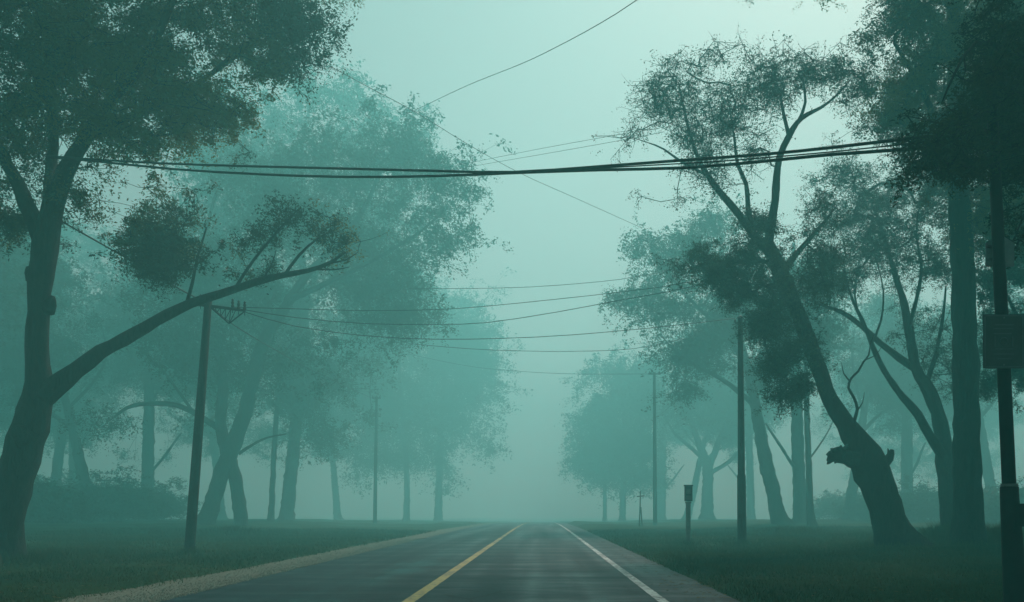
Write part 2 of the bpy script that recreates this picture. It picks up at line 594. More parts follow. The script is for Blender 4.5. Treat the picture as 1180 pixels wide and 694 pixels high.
# ------------------------------------------------------------------ the trees, from the near left round to the near right
near_left = make_tree('roadside_tree', 'large dark tree at the left verge with a long bough reaching over the verge', (2, 22),
          [[(2, 650, 0, 0.447), (6, 600, 0, 0.430), (17, 550, 0, 0.421), (30, 510, 0, 0.421), (41, 475, 0, 0.404), (44, 440, 0, 0.327), (43, 400, 0, 0.267), (44, 360, 0, 0.258), (47, 320, 0, 0.292), (52, 285, 0, 0.318), (58, 250, 0, 0.267), (68, 215, 0, 0.224), (84, 182, -.3, 0.181), (106, 150, -.6, 0.146), (132, 112, -.8, 0.112), (160, 80, -1, 0.086), (185, 30, -1, 0.060)],
           [(40, 470, 0, 0.302), (62, 447, 0, 0.260), (88, 427, .2, 0.210), (117, 406, .4, 0.185), (143, 392, .6, 0.168), (168, 377, .8, 0.151), (193, 362, 1, 0.139), (219, 349, 1.2, 0.126), (255, 338, 1.4, 0.109), (290, 327, 1.6, 0.097), (323, 318, 1.8, 0.084), (355, 312, 2, 0.063), (380, 303, 2.2, 0.046), (398, 291, 2.4, 0.029)],
           [(50, 275, 0, .26), (36, 246, 0, .20), (20, 212, .3, .17), (2, 180, .6, .14), (-25, 150, .8, .10), (-60, 110, 1, .07)],
           [(60, 240, 0, .18), (58, 200, .6, .15), (62, 150, 1.0, .12), (55, 90, 1.4, .09), (60, 20, 1.6, .06)],
           [(100, 158, -.5, .12), (150, 135, .2, .10), (200, 115, .8, .08), (250, 80, 1.2, .06), (300, 45, 1.4, .04)],
           [(53, 356, 0, .20), (57, 349, -.1, .15), (60, 341, -.1, .06)], [(38, 322, 0, .18), (34, 314, -.1, .12), (32, 308, -.1, .05)], [(30, 505, -.3, .30), (20, 497, -.5, .20), (15, 493, -.55, .08)],
           [(250, 80, 1.2, .07), (285, 50, 1.2, .055), (320, 30, 1.1, .04), (352, 24, 1, .025)],
           [(182, 40, -1, .09), (230, -60, -.6, .08), (300, -120, 0, .06), (400, -150, 0, .03)],
           [(200, 115, .8, .07), (235, 120, .6, .05), (262, 130, .5, .03)],
           [(380, 303, 2.2, .035), (398, 300, 2.3, .02), (412, 291, 2.4, .008)], [(362, 310, 2.1, .035), (385, 311, 2.2, .02), (402, 308, 2.3, .008)], [(300, 325, 1.7, .03), (312, 308, 1.6, .02), (318, 290, 1.6, .008)],
           [(215, 350, 1.2, .06), (222, 325, 1.3, .045), (228, 295, 1.5, .035), (238, 262, 1.6, .02)],
           [(272, 331, 1.5, .05), (292, 300, 1.4, .04), (322, 264, 1.3, .03), (345, 240, 1.2, .018)],
           [(328, 317, 1.8, .05), (345, 294, 2.0, .04), (366, 275, 2.2, .028), (385, 265, 2.2, .016)]],
          [(50, 60, 110, 85, 0, 3.2), (160, 60, 90, 70, 0, 3), (255, 30, 60, 40, .5, 2), (325, 20, 56, 30, 1, 1.6, 1.5), (358, 24, 28, 20, 1, 1, 1.6), (340, 60, 26, 24, 1, 1, 1.4), (318, 78, 20, 14, 1, .8, 1.2), (272, 128, 14, 22, .5, .8, 1.2), (245, 150, 20, 16, .3, .9, 1.1), (195, 150, 22, 16, .2, .9), (150, 162, 24, 16, 0, 1), (190, 112, 70, 40, 0, 2.4), (240, 130, 38, 30, .3, 1.5), (295, 75, 35, 22, .8, 1.4),
           (15, 140, 60, 60, 0, 2.6), (5, 255, 32, 50, .5, 1.6), (2, 325, 18, 45, .8, 1.2), (95, 232, 22, 30, .2, .8), (120, 150, 55, 26, -.5, 1.6), (90, -60, 150, 70, 0, 3.5), (250, -40, 80, 45, .5, 2.5), (330, -150, 190, 62, 0, 5, .8, .9), (120, -190, 200, 80, 0, 6, .8, .9),  # highest crown masses, out of view, are added to shade the near haze
           (232, 275, 78, 46, 1.6, 1.7, 2.4, 1.3), (185, 305, 38, 32, 1.3, 1.2, 1.6), (285, 300, 38, 28, 1.6, 1.2, 1.4), (215, 320, 50, 22, 1.3, 1.2, 1.3), (392, 284, 30, 16, 2.4, 1, 1.0, .8), (372, 270, 26, 16, 2.2, 1, .6, .5), (340, 248, 26, 20, 1.3, 1, .7, .6), (298, 272, 24, 20, 1.4, 1, .7, .6), (-60, 200, 50, 120, 1, 3)],
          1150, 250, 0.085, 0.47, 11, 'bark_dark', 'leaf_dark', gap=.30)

make_tree('twin_stemmed_tree', 'hazy broad tree with two crossing stems behind the left utility pole', (240, 44),
          [[(236, 618, 0, .42), (243, 585, 0, .40), (255, 546, 0, .38), (267, 518, 0, .40), (280, 483, 0, .36), (292, 435, 0, .33), (305, 391, 0, .31), (322, 365, 0, .27), (350, 322, 0, .20), (385, 285, 0, .15), (420, 240, 0, .11), (440, 190, 0, .07)],
           [(279, 618, .8, .36), (277, 590, .7, .34), (272, 556, .4, .33), (264, 526, 0, .34), (254, 490, 0, .28), (257, 445, 0, .25), (250, 400, .4, .21), (240, 340, .8, .15), (235, 280, 1, .10), (250, 220, 1, .06)],
           [(256, 496, 0, .17), (240, 486, 0, .155), (224, 476, 0, .145), (199, 466, -.3, .13), (168, 465, -.6, .11), (146, 470, -.9, .085), (132, 481, -1.2, .05)],
           [(275, 523, 0, .09), (290, 513, 0, .07), (307, 505, 0, .05), (330, 500, 0, .03)],
           [(224, 477, 0, .08), (205, 450, 0, .07), (185, 425, 0, .06), (165, 405, 0, .04)],
           [(335, 345, 0, .16), (380, 325, -1, .13), (430, 300, -1.5, .10), (480, 270, -2, .07), (515, 240, -2, .04)],
           [(306, 388, 0, .2), (310, 330, 1, .16), (320, 260, 1.5, .11), (340, 190, 2, .07)]],
          [(385, 190, 75, 55, 0, 5), (455, 178, 55, 50, 0, 4), (512, 212, 42, 40, -1, 3), (505, 268, 40, 36, -1.5, 3), (430, 270, 75, 55, 0, 4.5), (350, 260, 65, 65, 1, 5), (425, 340, 55, 44, 0, 3.5), (290, 205, 60, 55, 1, 5),
           (235, 410, 60, 40, 0, 3), (112, 462, 50, 36, -1, 3), (165, 425, 50, 36, 0, 3), (72, 485, 26, 20, -1.5, 2), (340, 380, 55, 45, 0, 3), (190, 395, 50, 38, .5, 3), (225, 320, 60, 60, 1, 4), (470, 372, 36, 30, -1, 3, 1.2), (450, 320, 50, 36, -.5, 4, 1.2), (390, 300, 60, 50, 0, 5, 1.3), (370, 420, 60, 40, .5, 4, .9), (300, 340, 60, 60, 1, 5, 1.1), (290, 430, 50, 36, 1, 3, .8), (210, 350, 55, 45, .8, 4), (130, 490, 45, 18, -1, 2)],
          860, 150, 0.152, 0.74, 23, 'bark', 'leaf', gap=.33, gapscale=.22, k=1.42)

tall = make_tree('tall_tree', 'pale tall tree rising highest in the haze behind the twin-stemmed tree', (331, 60),
          [[(330, 612, 0, .50), (334, 560, 0, .45), (340, 500, 0, .42), (348, 430, 0, .38), (350, 340, 0, .30), (345, 240, 0, .2), (350, 150, 0, .1)],
           [(345, 400, 0, .2), (300, 320, 0, .16), (260, 240, 0, .1), (220, 200, 0, .06)],
           [(349, 350, 0, .2), (390, 260, 0, .14), (420, 190, 0, .09), (430, 130, 0, .05)]],
          [(320, 125, 75, 45, 0, 6), (395, 120, 70, 44, 0, 6), (245, 170, 75, 55, 0, 6), (200, 240, 65, 60, 0, 6), (455, 175, 55, 50, 0, 5), (300, 250, 110, 75, 0, 7), (420, 260, 80, 70, 0, 6), (180, 330, 70, 60, 0, 5), (300, 350, 100, 60, 0, 7), (400, 340, 80, 70, 0, 6), (370, 440, 70, 50, 0, 5), (250, 440, 70, 50, 0, 5), (440, 300, 50, 60, 0, 5), (310, 200, 90, 60, 0, 6)],
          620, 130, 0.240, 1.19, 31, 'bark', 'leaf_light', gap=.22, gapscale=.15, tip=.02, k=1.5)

make_tree('slender_tree', 'slender straight tree between the twin-stemmed tree and the tall hazy trunk', (313, 57),
          [[(312, 612, 0, .20), (314, 560, 0, .18), (317, 500, 0, .16), (322, 430, 0, .13), (330, 380, 0, .08), (335, 330, 0, .04)]],
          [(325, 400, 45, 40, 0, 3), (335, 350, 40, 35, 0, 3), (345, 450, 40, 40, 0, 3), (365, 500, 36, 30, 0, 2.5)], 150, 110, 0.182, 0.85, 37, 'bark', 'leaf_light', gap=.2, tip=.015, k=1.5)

make_tree('tall_tree', 'faint rounded tree in the haze closest to the left side of the road', (505, 78),
          [[(505, 606, 0, .36), (506, 560, 0, .32), (508, 500, 0, .28), (512, 440, 0, .2), (515, 370, 0, .1)],
           [(509, 480, 0, .14), (535, 430, 0, .1), (550, 390, 0, .06)],
           [(509, 490, 0, .14), (485, 440, 0, .1), (470, 400, 0, .06)]],
          [(520, 355, 48, 36, 0, 4.5), (500, 415, 65, 50, 0, 6), (545, 395, 38, 34, 0, 4), (485, 465, 50, 45, 0, 5), (535, 455, 42, 46, 0, 4), (475, 350, 45, 38, 0, 4), (510, 480, 60, 50, 0, 5), (555, 430, 30, 40, 0, 3.5), (490, 530, 50, 36, 0, 4), (545, 510, 30, 30, 0, 3), (520, 400, 60, 60, 0, 5)],
          460, 130, 0.250, 1.28, 41, 'bark', 'leaf', gap=.18, gapscale=.15, tip=.02, k=1.9)

make_tree('tall_tree', 'faint thin-trunked tree in the haze between the far pole and the rounded tree', (468, 70),
          [[(468, 608, 0, .26), (469, 560, 0, .23), (466, 500, 0, .2), (460, 430, 0, .13), (452, 360, 0, .06)]],
          [(440, 400, 50, 45, 0, 5), (455, 340, 50, 45, 0, 5), (425, 450, 50, 45, 0, 4), (455, 480, 45, 45, 0, 4), (410, 400, 45, 45, 0, 4), (425, 520, 45, 35, 0, 3.5)],
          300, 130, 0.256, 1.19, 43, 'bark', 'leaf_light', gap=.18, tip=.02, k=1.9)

make_tree('leaning_tree', 'dark leaning tree with a broken burr on its trunk at the right verge', (1037, 28.7),
          [[(1038, 636, 0, .60), (1030, 612, 0, .56), (1020, 582, 0, .53), (1010, 556, 0, .53), (1002, 536, 0, .57), (989, 512, 0, .45), (974, 488, 0, 0.301), (956, 460, 0, 0.249), (943, 425, 0, 0.249), (933, 395, 0, 0.249), (922, 366, 0, 0.249), (908, 335, 0, 0.249), (895, 305, 0, 0.249), (885, 282, 0, 0.232)],
           [(886, 285, 0, 0.182), (872, 276, 0, 0.160), (858, 256, 0, 0.129), (842, 236, .2, 0.114), (824, 214, .4, 0.095), (808, 190, .6, 0.076), (797, 160, .8, 0.057), (788, 125, .8, 0.038), (782, 95, .8, 0.023)],
           [(885, 284, 0, 0.182), (888, 262, 0, 0.144), (893, 232, -.2, 0.129), (894, 205, -.4, 0.118), (898, 182, -.5, 0.110), (908, 158, -.6, 0.099), (918, 141, -.7, 0.084), (930, 132, -.8, 0.065), (946, 124, -.9, 0.049), (962, 112, -.9, 0.034), (980, 92, -.9, 0.021)],
           [(866, 266, 0, 0.106), (862, 240, .5, 0.087), (860, 212, .8, 0.072), (850, 188, 1, 0.057), (845, 150, 1.2, 0.038), (838, 110, 1.2, 0.023)],
           [(909, 156, -.6, .07), (903, 132, -.3, .055), (899, 108, 0, .04), (892, 85, 0, .022)],
           [(921, 138, -.7, .06), (928, 118, -.9, .045), (926, 95, -1, .03)],
           [(816, 202, .5, .06), (790, 190, .2, .045), (765, 172, 0, .03), (748, 165, 0, .018)],
           [(986, 500, -.1, .075), (984, 486, -.25, .06), (988, 472, -.3, .052), (984, 458, -.4, .048), (978, 447, -.4, .045), (981, 436, -.45, .042), (989, 428, -.5, .038), (995, 417, -.6, .034), (1001, 409, -.6, .028), (1003, 396, -.6, .02), (1008, 384, -.6, .010)], [(980, 440, -.4, .03), (972, 430, -.5, .02), (970, 418, -.6, .008)], [(987, 474, -.3, .03), (994, 464, -.2, .018), (996, 452, -.1, .007)], [(996, 415, -.6, .025), (1008, 410, -.7, .015), (1016, 400, -.8, .006)],
           [(985, 530, -.1, .30), (975, 527, -.35, .24), (966, 526, -.55, .20), (960, 524, -.65, .13)],
           [(1008, 544, 0, .24), (1018, 534, 0, .20), (1025, 527, 0, .15), (1028, 518, 0, .06)],
           [(968, 525, -.5, .22), (962, 526, -.62, .18), (957, 528, -.68, .13), (953, 531, -.7, .03)], [(970, 522, -.5, .18), (965, 519, -.6, .13), (961, 517, -.62, .03)], [(957, 530, -.6, 0.098), (955.0, 532.8, -0.65, 0.059), (953, 535, -0.73, .012)], [(958, 524, -.6, 0.122), (955.0, 524.0, -0.69, 0.073), (952, 524, -0.66, .012)], [(962, 520, -.6, 0.124), (959.5, 518.4, -0.68, 0.074), (957, 517, -0.65, .012)], [(968, 519, -.6, 0.107), (968.5, 515.7, -0.69, 0.064), (969, 513, -0.68, .012)], [(974, 518, -.6, 0.112), (975.5, 514.7, -0.64, 0.067), (977, 512, -0.61, .012)], [(964, 530, -.6, 0.079), (963.0, 532.2, -0.67, 0.048), (962, 534, -0.74, .012)],
           [(1020, 533, 0, .10), (1024, 524, .1, .06), (1023, 517, .1, .015)],
           [(912, 345, 0, .11), (895, 360, -.5, .08), (880, 385, -.8, .05), (890, 420, -1, .025)],
           [(900, 318, 0, .13), (920, 290, .4, .10), (945, 262, .7, .06), (962, 240, .8, .03)],
           [(896, 306, 0, .1), (868, 300, .3, .08), (835, 302, .6, .05), (805, 296, .8, .025)]],
          [(766, 112, 42, 30, .6, 2.2, 1.2, .20), (828, 90, 56, 22, .8, 2.2, 1.3, .22), (790, 150, 60, 40, .6, 2.4, 1.1, .17), (925, 86, 52, 18, -.8, 1.8, 1.3, .24), (975, 85, 32, 16, -.9, 1.4, 1.2, .26), (880, 102, 50, 28, 0, 2, 1.2, .20), (745, 160, 30, 24, .2, 1.4, 1.2, .22), (990, 105, 24, 16, -.9, 1, 1, .26),
           (838, 145, 44, 44, .8, 2, 1, .17), (868, 175, 26, 40, 0, 1.6, .7, .15), (815, 190, 40, 26, .6, 1.8, .8, .18), (790, 215, 40, 26, .6, 1.6, .8, .30), (798, 298, 44, 16, .6, 1.4, 1.2, .8), (838, 316, 44, 24, .4, 1.8, 1.1, .8), (872, 258, 30, 20, .2, 1.2, .8, .7), (915, 250, 42, 22, .1, 1.6, .8, .6), (935, 275, 30, 24, .3, 1.2, .8, .6), (862, 296, 40, 18, .4, 1.6, 1, .8), (900, 300, 44, 26, -.3, 1.6, 1, .9), (928, 330, 34, 26, .2, 1.4, 1, .8), (880, 335, 34, 20, -.5, 1.4, 1, .9), (955, 236, 30, 20, .7, 1.3, .7, .5), (918, 372, 34, 22, .3, 1.3, 1, .8), (886, 372, 30, 22, -.8, 1.2, 1.1, 1), (912, 408, 24, 22, -.6, 1, 1.1, .9), (893, 420, 18, 26, -1, .9, 1.1, 1), (918, 446, 16, 18, -.9, .8, 1, .9), (900, 455, 12, 14, -1, .6, .8, .9), (948, 305, 26, 24, .4, 1.3, .7, .6), (850, 335, 26, 14, -.2, 1.2, .7, .7)],
          980, 210, 0.076, 0.42, 53, 'bark_dark', 'leaf_light', gap=.36, gapscale=.5)  # pale leaf colour stands in for haze and light through this crown

make_tree('forked_tree', 'sinuous dark tree forking low between the leaning tree and the massive trunk', (1099, 33),
          [[(1100, 630, 0, .42), (1097, 600, 0, .39), (1094, 560, 0, .38), (1090, 530, 0, .36), (1086, 500, 0, .28), (1077, 464, 0, .25), (1066, 442, 0, .23), (1055, 424, 0, .20), (1048, 385, .2, .17), (1042, 352, .4, .14), (1034, 325, .6, .11), (1026, 295, .7, .085), (1015, 262, .8, .06), (1005, 235, .8, .035)],
           [(1090, 532, 0, .24), (1083, 520, -.2, .20), (1075, 508, -.4, .18), (1066, 493, -.5, .165), (1058, 478, -.6, .15), (1046, 464, -.7, .135), (1034, 450, -.8, .12), (1024, 436, -.9, .11), (1014, 418, -1, .10), (1004, 396, -1, .085), (994, 370, -1, .07), (982, 345, -1, .05), (972, 310, -1, .03)],
           [(1056, 426, 0, .15), (1036, 412, .3, .13), (1014, 395, .5, .115), (992, 376, .6, .10), (970, 360, .7, .08), (948, 352, .7, .05), (930, 345, .7, .025)],
           [(1047, 380, .2, .09), (1056, 345, 0, .075), (1062, 310, -.2, .06), (1056, 270, -.3, .045), (1060, 235, -.3, .025)],
           [(1004, 398, -1, .05), (1015, 370, -1.2, .04), (1018, 335, -1.3, .03), (1010, 300, -1.3, .02)],
           [(1067, 444, 0, .10), (1078, 410, .5, .08), (1086, 370, .8, .06), (1090, 330, 1, .03)],
           [(993, 372, .6, .05), (985, 340, .8, .04), (990, 300, 1, .025)]],
          [(975, 195, 46, 28, .5, 2, 1, .5), (1028, 218, 52, 38, .6, 2.2, 1, .5), (1078, 225, 38, 48, 0, 2, 1, .6), (962, 262, 40, 38, .5, 2, 1, .5), (1010, 285, 58, 48, 0, 2.4, 1, .45), (1078, 312, 44, 52, .3, 2.2, 1, .7), (940, 345, 36, 28, .7, 1.6, 1, .6), (1062, 385, 40, 40, .6, 2, 1, .6), (980, 335, 38, 36, .5, 2, 1, .5), (1000, 250, 42, 32, .5, 2, 1, .5), (1090, 420, 26, 42, .8, 2, 1, .6)],
          640, 190, 0.076, 0.42, 61, 'bark_dark', 'leaf', gap=.40, gapscale=.5, k=1.08)

massive = make_tree('straight_tree', 'massive straight trunk with dense dark crown at the right verge', (1117, 28.2),
          [[(1117, 637, 0, .47), (1116, 600, 0, .43), (1114, 500, 0, .41), (1110, 340, 0, .37), (1104, 200, 0, .30), (1100, 60, 0, .24), (1098, -60, 0, .17), (1098, -160, 0, .08)],
           [(1103, 190, 0, .13), (1080, 140, -.6, .10), (1055, 90, -1, .07), (1030, 50, -1.2, .04)],
           [(1102, 130, 0, .13), (1130, 90, .5, .1), (1165, 50, .8, .07), (1200, 10, 1, .04)],
           [(1104, 210, 0, .11), (1140, 190, -.5, .09), (1175, 190, -1, .06), (1215, 205, -1, .03)],
           [(1099, 0, 0, .14), (1040, -80, 0, .11), (970, -130, 0, .08), (880, -150, 0, .04)],
           [(1101, 70, 0, .12), (1070, 20, .4, .09), (1040, -20, .6, .05)]],
          [(1042, 28, 44, 34, -1, 2.2), (1095, 40, 75, 60, 0, 3), (1165, 70, 65, 75, .4, 3, 1.5), (1050, 95, 46, 40, -.8, 2.2), (1115, 125, 70, 50, 0, 3), (1165, 190, 52, 55, -.5, 2.4, 1.8), (1062, 160, 34, 32, -.6, 1.8), (1090, -60, 100, 55, 0, 3.2), (960, -150, 190, 62, 0, 6, .8, .9), (1150, -190, 190, 80, 0, 6, .8, .9), (1152, 250, 48, 40, -.4, 2, 1.5), (1076, 215, 18, 26, -.4, 1.2), (1030, 130, 22, 26, -1, 1.3), (1015, 15, 20, 20, -1, 1.2), (1200, 130, 50, 100, 0, 3)],  # topmost masses lie out of view, put in to shade the near air
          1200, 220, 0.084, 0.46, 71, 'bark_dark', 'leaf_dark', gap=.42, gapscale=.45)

make_tree('bushy_tree', 'dark leafy tree behind the square sign at the right edge', (1215, 36),
          [[(1222, 627, 0, .34), (1218, 560, 0, .31), (1214, 480, 0, .28), (1208, 400, 0, .22), (1196, 320, 0, .14), (1185, 240, 0, .07)],
           [(1212, 450, 0, .13), (1190, 400, -.4, .10), (1165, 350, -.8, .06), (1145, 310, -.8, .03)],
           [(1215, 500, 0, .10), (1195, 450, 0, .08), (1178, 420, 0, .05), (1165, 390, 0, .03)]],
          [(1152, 315, 38, 50, -.6, 2.2, 1.4), (1185, 300, 50, 60, 0, 3), (1150, 400, 26, 36, -.6, 1.6), (1180, 440, 30, 30, 0, 1.6), (1220, 380, 50, 80, 0, 3), (1135, 270, 22, 26, -.6, 1.4), (1168, 372, 26, 34, -.7, 1.2, 1.2), (1178, 410, 22, 26, -.5, 1.1, 1.2), (1140, 440, 14, 20, -.6, .9), (1185, 225, 55, 45, 0, 2.5, 1.2)],
          480, 190, 0.112, 0.47, 73, 'bark_dark', 'leaf', gap=.38, gapscale=.5, k=.92)

spreading = make_tree('spreading_tree', 'hazy leaning tree spreading its crown over the pole beside the road', (901, 46),
          [[(901, 618, 0, .42), (896, 590, 0, .39), (890, 564, 0, .37), (880, 520, 0, .34), (870, 465, 0, .28), (860, 420, 0, .22), (850, 380, 0, .15), (840, 330, 0, .08)],
           [(870, 468, 0, .16), (855, 455, 0, .14), (836, 440, 0, .12), (810, 425, 0, .09), (785, 410, 0, .06), (760, 385, 0, .03)],
           [(860, 420, 0, .14), (830, 380, -.6, .11), (795, 345, -1, .08), (765, 310, -1, .05), (750, 285, -1, .03)],
           [(864, 438, 0, .12), (890, 400, .6, .09), (905, 360, 1, .06), (900, 320, 1, .03)]],
          [(745, 345, 38, 30, -.5, 3), (792, 348, 46, 44, -.5, 3.4), (768, 292, 44, 28, -1, 2.6), (835, 300, 44, 32, -.4, 3), (795, 408, 42, 34, 0, 2.8), (840, 375, 44, 42, 0, 3.2), (718, 345, 16, 14, -.5, 1.4), (790, 452, 20, 14, 0, 1.2), (870, 350, 44, 50, .5, 3), (820, 262, 40, 20, -.4, 2), (735, 275, 18, 14, -1, 1.2)],
          430, 118, 0.152, 0.70, 83, 'bark', 'leaf', gap=.36, gapscale=.28, k=1.45)

straight = make_tree('straight_tree', 'hazy thick straight trunk between the leaning hazy tree and the thin trunk', (921, 50),
          [[(922, 615, 0, .40), (921, 560, 0, .37), (919, 500, 0, .35), (917, 430, 0, .30), (915, 350, 0, .2), (915, 280, 0, .08)],
           [(919, 545, 0, .10), (903, 520, -.5, .09), (890, 500, -.8, .07), (882, 488, -1, .045)],
           [(917, 470, 0, .1), (900, 440, 0, .08), (885, 420, 0, .05)]],
          [(915, 400, 45, 40, 0, 3), (905, 340, 50, 50, 0, 4), (940, 370, 40, 50, 0, 3.5), (880, 425, 30, 24, -.5, 2)],
          220, 108, 0.168, 0.81, 89, 'bark', 'leaf', gap=.34, k=1.5)

make_tree('slender_tree', 'thin upright trunk just right of the hazy thick straight trunk', (934, 42),
          [[(936, 621, 0, .19), (934, 590, 0, .17), (932, 540, 0, .15), (930, 480, 0, .135), (929, 420, 0, .11), (930, 350, 0, .07), (935, 290, 0, .03)],
           [(932, 530, 0, .05), (945, 512, .3, .04), (956, 494, .5, .03), (962, 478, .6, .015)]],
          [(930, 380, 36, 36, 0, 2.4), (942, 330, 36, 36, 0, 2.4), (955, 470, 16, 14, .5, 1)],
          120, 99, 0.136, 0.57, 97, 'bark', 'leaf', gap=.34, k=1.4)

make_tree('forked_tree', 'faint wide-forking tree in the haze behind the small marker post', (814, 68),
          [[(815, 608, 0, .50), (815, 575, 0, .45), (815, 540, 0, .40), (805, 510, 0, .26), (795, 480, 0, .18), (790, 440, 0, .08)],
           [(815, 545, 0, .3), (826, 515, 0, .24), (840, 480, 0, .16), (850, 440, 0, .08)],
           [(812, 530, 0, .18), (795, 515, 0, .15), (778, 500, 0, .10), (765, 480, 0, .05)],
           [(819, 545, 0, .18), (840, 532, 0, .15), (858, 512, 0, .10), (870, 495, 0, .06)]],
          [(820, 455, 55, 40, 0, 5), (780, 465, 36, 30, 0, 4), (862, 460, 36, 36, 0, 4), (820, 410, 50, 36, 0, 5)],
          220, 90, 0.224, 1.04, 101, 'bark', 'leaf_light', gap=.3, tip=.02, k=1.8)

make_tree('rounded_tree', 'faint rounded tree in the haze closest to the right side of the road', (717, 74),
          [[(717, 607, 0, .28), (718, 570, 0, .25), (720, 520, 0, .22), (718, 460, 0, .14), (715, 410, 0, .06)],
           [(719, 530, 0, .12), (700, 490, 0, .09), (685, 460, 0, .05)],
           [(719, 520, 0, .12), (738, 480, 0, .09), (748, 450, 0, .05)]],
          [(712, 428, 42, 24, 0, 4), (692, 470, 32, 32, 0, 3.6), (732, 460, 36, 40, 0, 4), (680, 508, 24, 26, 0, 3), (735, 515, 36, 34, 0, 4), (708, 510, 36, 36, 0, 4), (750, 430, 30, 28, 0, 3), (700, 540, 36, 26, 0, 3), (745, 548, 34, 24, 0, 3), (672, 535, 20, 18, 0, 2)],
          400, 120, 0.248, 1.09, 103, 'bark', 'leaf', gap=.2, gapscale=.2, tip=.02, k=1.95)

make_tree('slender_tree', 'faintest thin tree nearest the vanishing road on the right', (697, 88),
          [[(697, 604, 0, .22), (697, 570, 0, .2), (696, 530, 0, .15), (695, 480, 0, .06)]],
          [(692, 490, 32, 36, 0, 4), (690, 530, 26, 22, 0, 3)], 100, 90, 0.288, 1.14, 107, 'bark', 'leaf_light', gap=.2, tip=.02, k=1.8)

make_tree('overhanging_tree', 'near dark tree beyond the right edge whose boughs hang over the pole top and cables', (1335, 12.6),
          [[(1330, 684, 0, .38), (1328, 560, 0, .33), (1320, 400, 0, .29), (1310, 200, 0, .25), (1300, 20, 0, .20), (1290, -150, 0, .13), (1285, -300, 0, .07)],
           [(1312, 240, 0, .13), (1260, 150, -.3, .10), (1210, 90, -.6, .075), (1165, 60, -.8, .05), (1125, 50, -.9, .025), (1100, 85, -1.2, .016), (1085, 120, -1.25, .009)],
           [(1318, 330, 0, .10), (1270, 260, -.2, .08), (1220, 215, -.5, .055), (1175, 205, -.7, .035), (1150, 215, -.8, .02), (1115, 195, -1.2, .014), (1080, 175, -1.25, .008)],
           [(1304, 80, 0, .11), (1250, -20, -.3, .08), (1200, -70, -.5, .05), (1150, -90, -.6, .025)]],
          [(1096, 125, 32, 34, -1.25, .5, 1.2, .8), (1070, 175, 26, 26, -1.25, .4, 1.2), (1110, 190, 34, 30, -1.3, .45, 1.4), (1150, 100, 30, 40, -1.3, .5, 1.4), (1160, 40, 36, 44, -.8, .9, 1.4), (1130, 95, 26, 30, -.9, .7), (1178, 120, 34, 44, -.7, .9, 1.4), (1165, 185, 30, 34, -.8, .8, 1.3), (1190, 230, 30, 40, -.6, .8, 1.2), (1172, 270, 16, 22, -.7, .5), (1140, 150, 20, 22, -.9, .5, 1.1), (1215, 100, 40, 80, -.4, 1.1), (1180, -50, 70, 50, -.5, 1.2), (1250, 60, 60, 100, 0, 1.5), (1320, -80, 90, 120, 0, 1.8), (1185, 330, 14, 20, -.7, .4)],
          680, 150, .052, .21, 113, 'bark_dark', 'leaf', gap=.44, gapscale=1.3)


# ------------------------------------------------------------------ the wood behind, each tree a copy with its own turn and size
def stand(src, px, d, rz, s, sz, label, group='trees of the wood behind'):
    x = (px - CX) / F * d
    o = copy_tree(src, (x, d, ground_z(x, d)), rz, (s, sz), label)
    o['group'] = group
    return o


for src, px, d, rz, s, sz, lab in (
        (spreading, 24, 74, 2.1, 1.0, .95, 'bluish hazy tree just behind the big left trunk'),
        (straight, -50, 56, .6, 1.2, 1.0, 'hazy tree whose leaves fill the far left edge behind the big trunk'),
        (spreading, 112, 86, .4, 1.05, 1.0, "bluish hazy tree under the side bough of the twin-stemmed tree"),
        (tall, 60, 112, 1.0, .95, .85, 'faint tall tree deep in the wood behind the big left trunk'),
        (straight, 170, 98, 2.5, 1.2, 1.15, 'faint straight tree seen just left of the left utility pole'),
        (tall, 255, 130, 3.3, .9, .9, 'faintest tall tree deep behind the twin crossing stems'),
        (spreading, 390, 150, 1.4, 1.1, 1.1, 'barely visible tree left of the faint thin-trunked tree'),
        (spreading, -95, 84, 4.4, 1.1, 1.0, 'bluish tree deep at the left edge of the wood'),
        (straight, 85, 130, 5.5, 1.2, 1.1, 'barely visible tree deepest in the wood on the left'),
        (spreading, 975, 84, 3.6, .95, .95, 'hazy tree behind the broken burr of the leaning tree'),
        (straight, 1045, 92, 1.2, 1.1, .95, 'hazy tree between the leaning trunk and the forked dark tree'),
        (spreading, 1150, 88, 5.0, 1.0, .95, 'hazy tree seen between the massive trunk and the near sign pole'),
        (tall, 1010, 140, 2.0, .75, .75, 'faintest tall tree deep behind the leaning tree'),
        (straight, 1215, 70, 4.0, 1.1, 1.0, 'hazy tree whose leaves show right of the near sign pole'),
        (spreading, 790, 140, 2.7, 1.1, 1.0, 'faint tree between the rounded tree and the wide-forking tree'),
        (straight, 762, 165, 1.9, 1.5, 1.25, 'barely visible tree deep behind the far right pole'),
        (straight, 865, 130, 5.2, 1.05, 1.0, 'faint tree behind the slim right pole'),
        (tall, 1110, 150, .3, .8, .75, 'barely visible tree deep behind the massive trunk')):
    stand(src, px, d, rz, s, sz, lab)

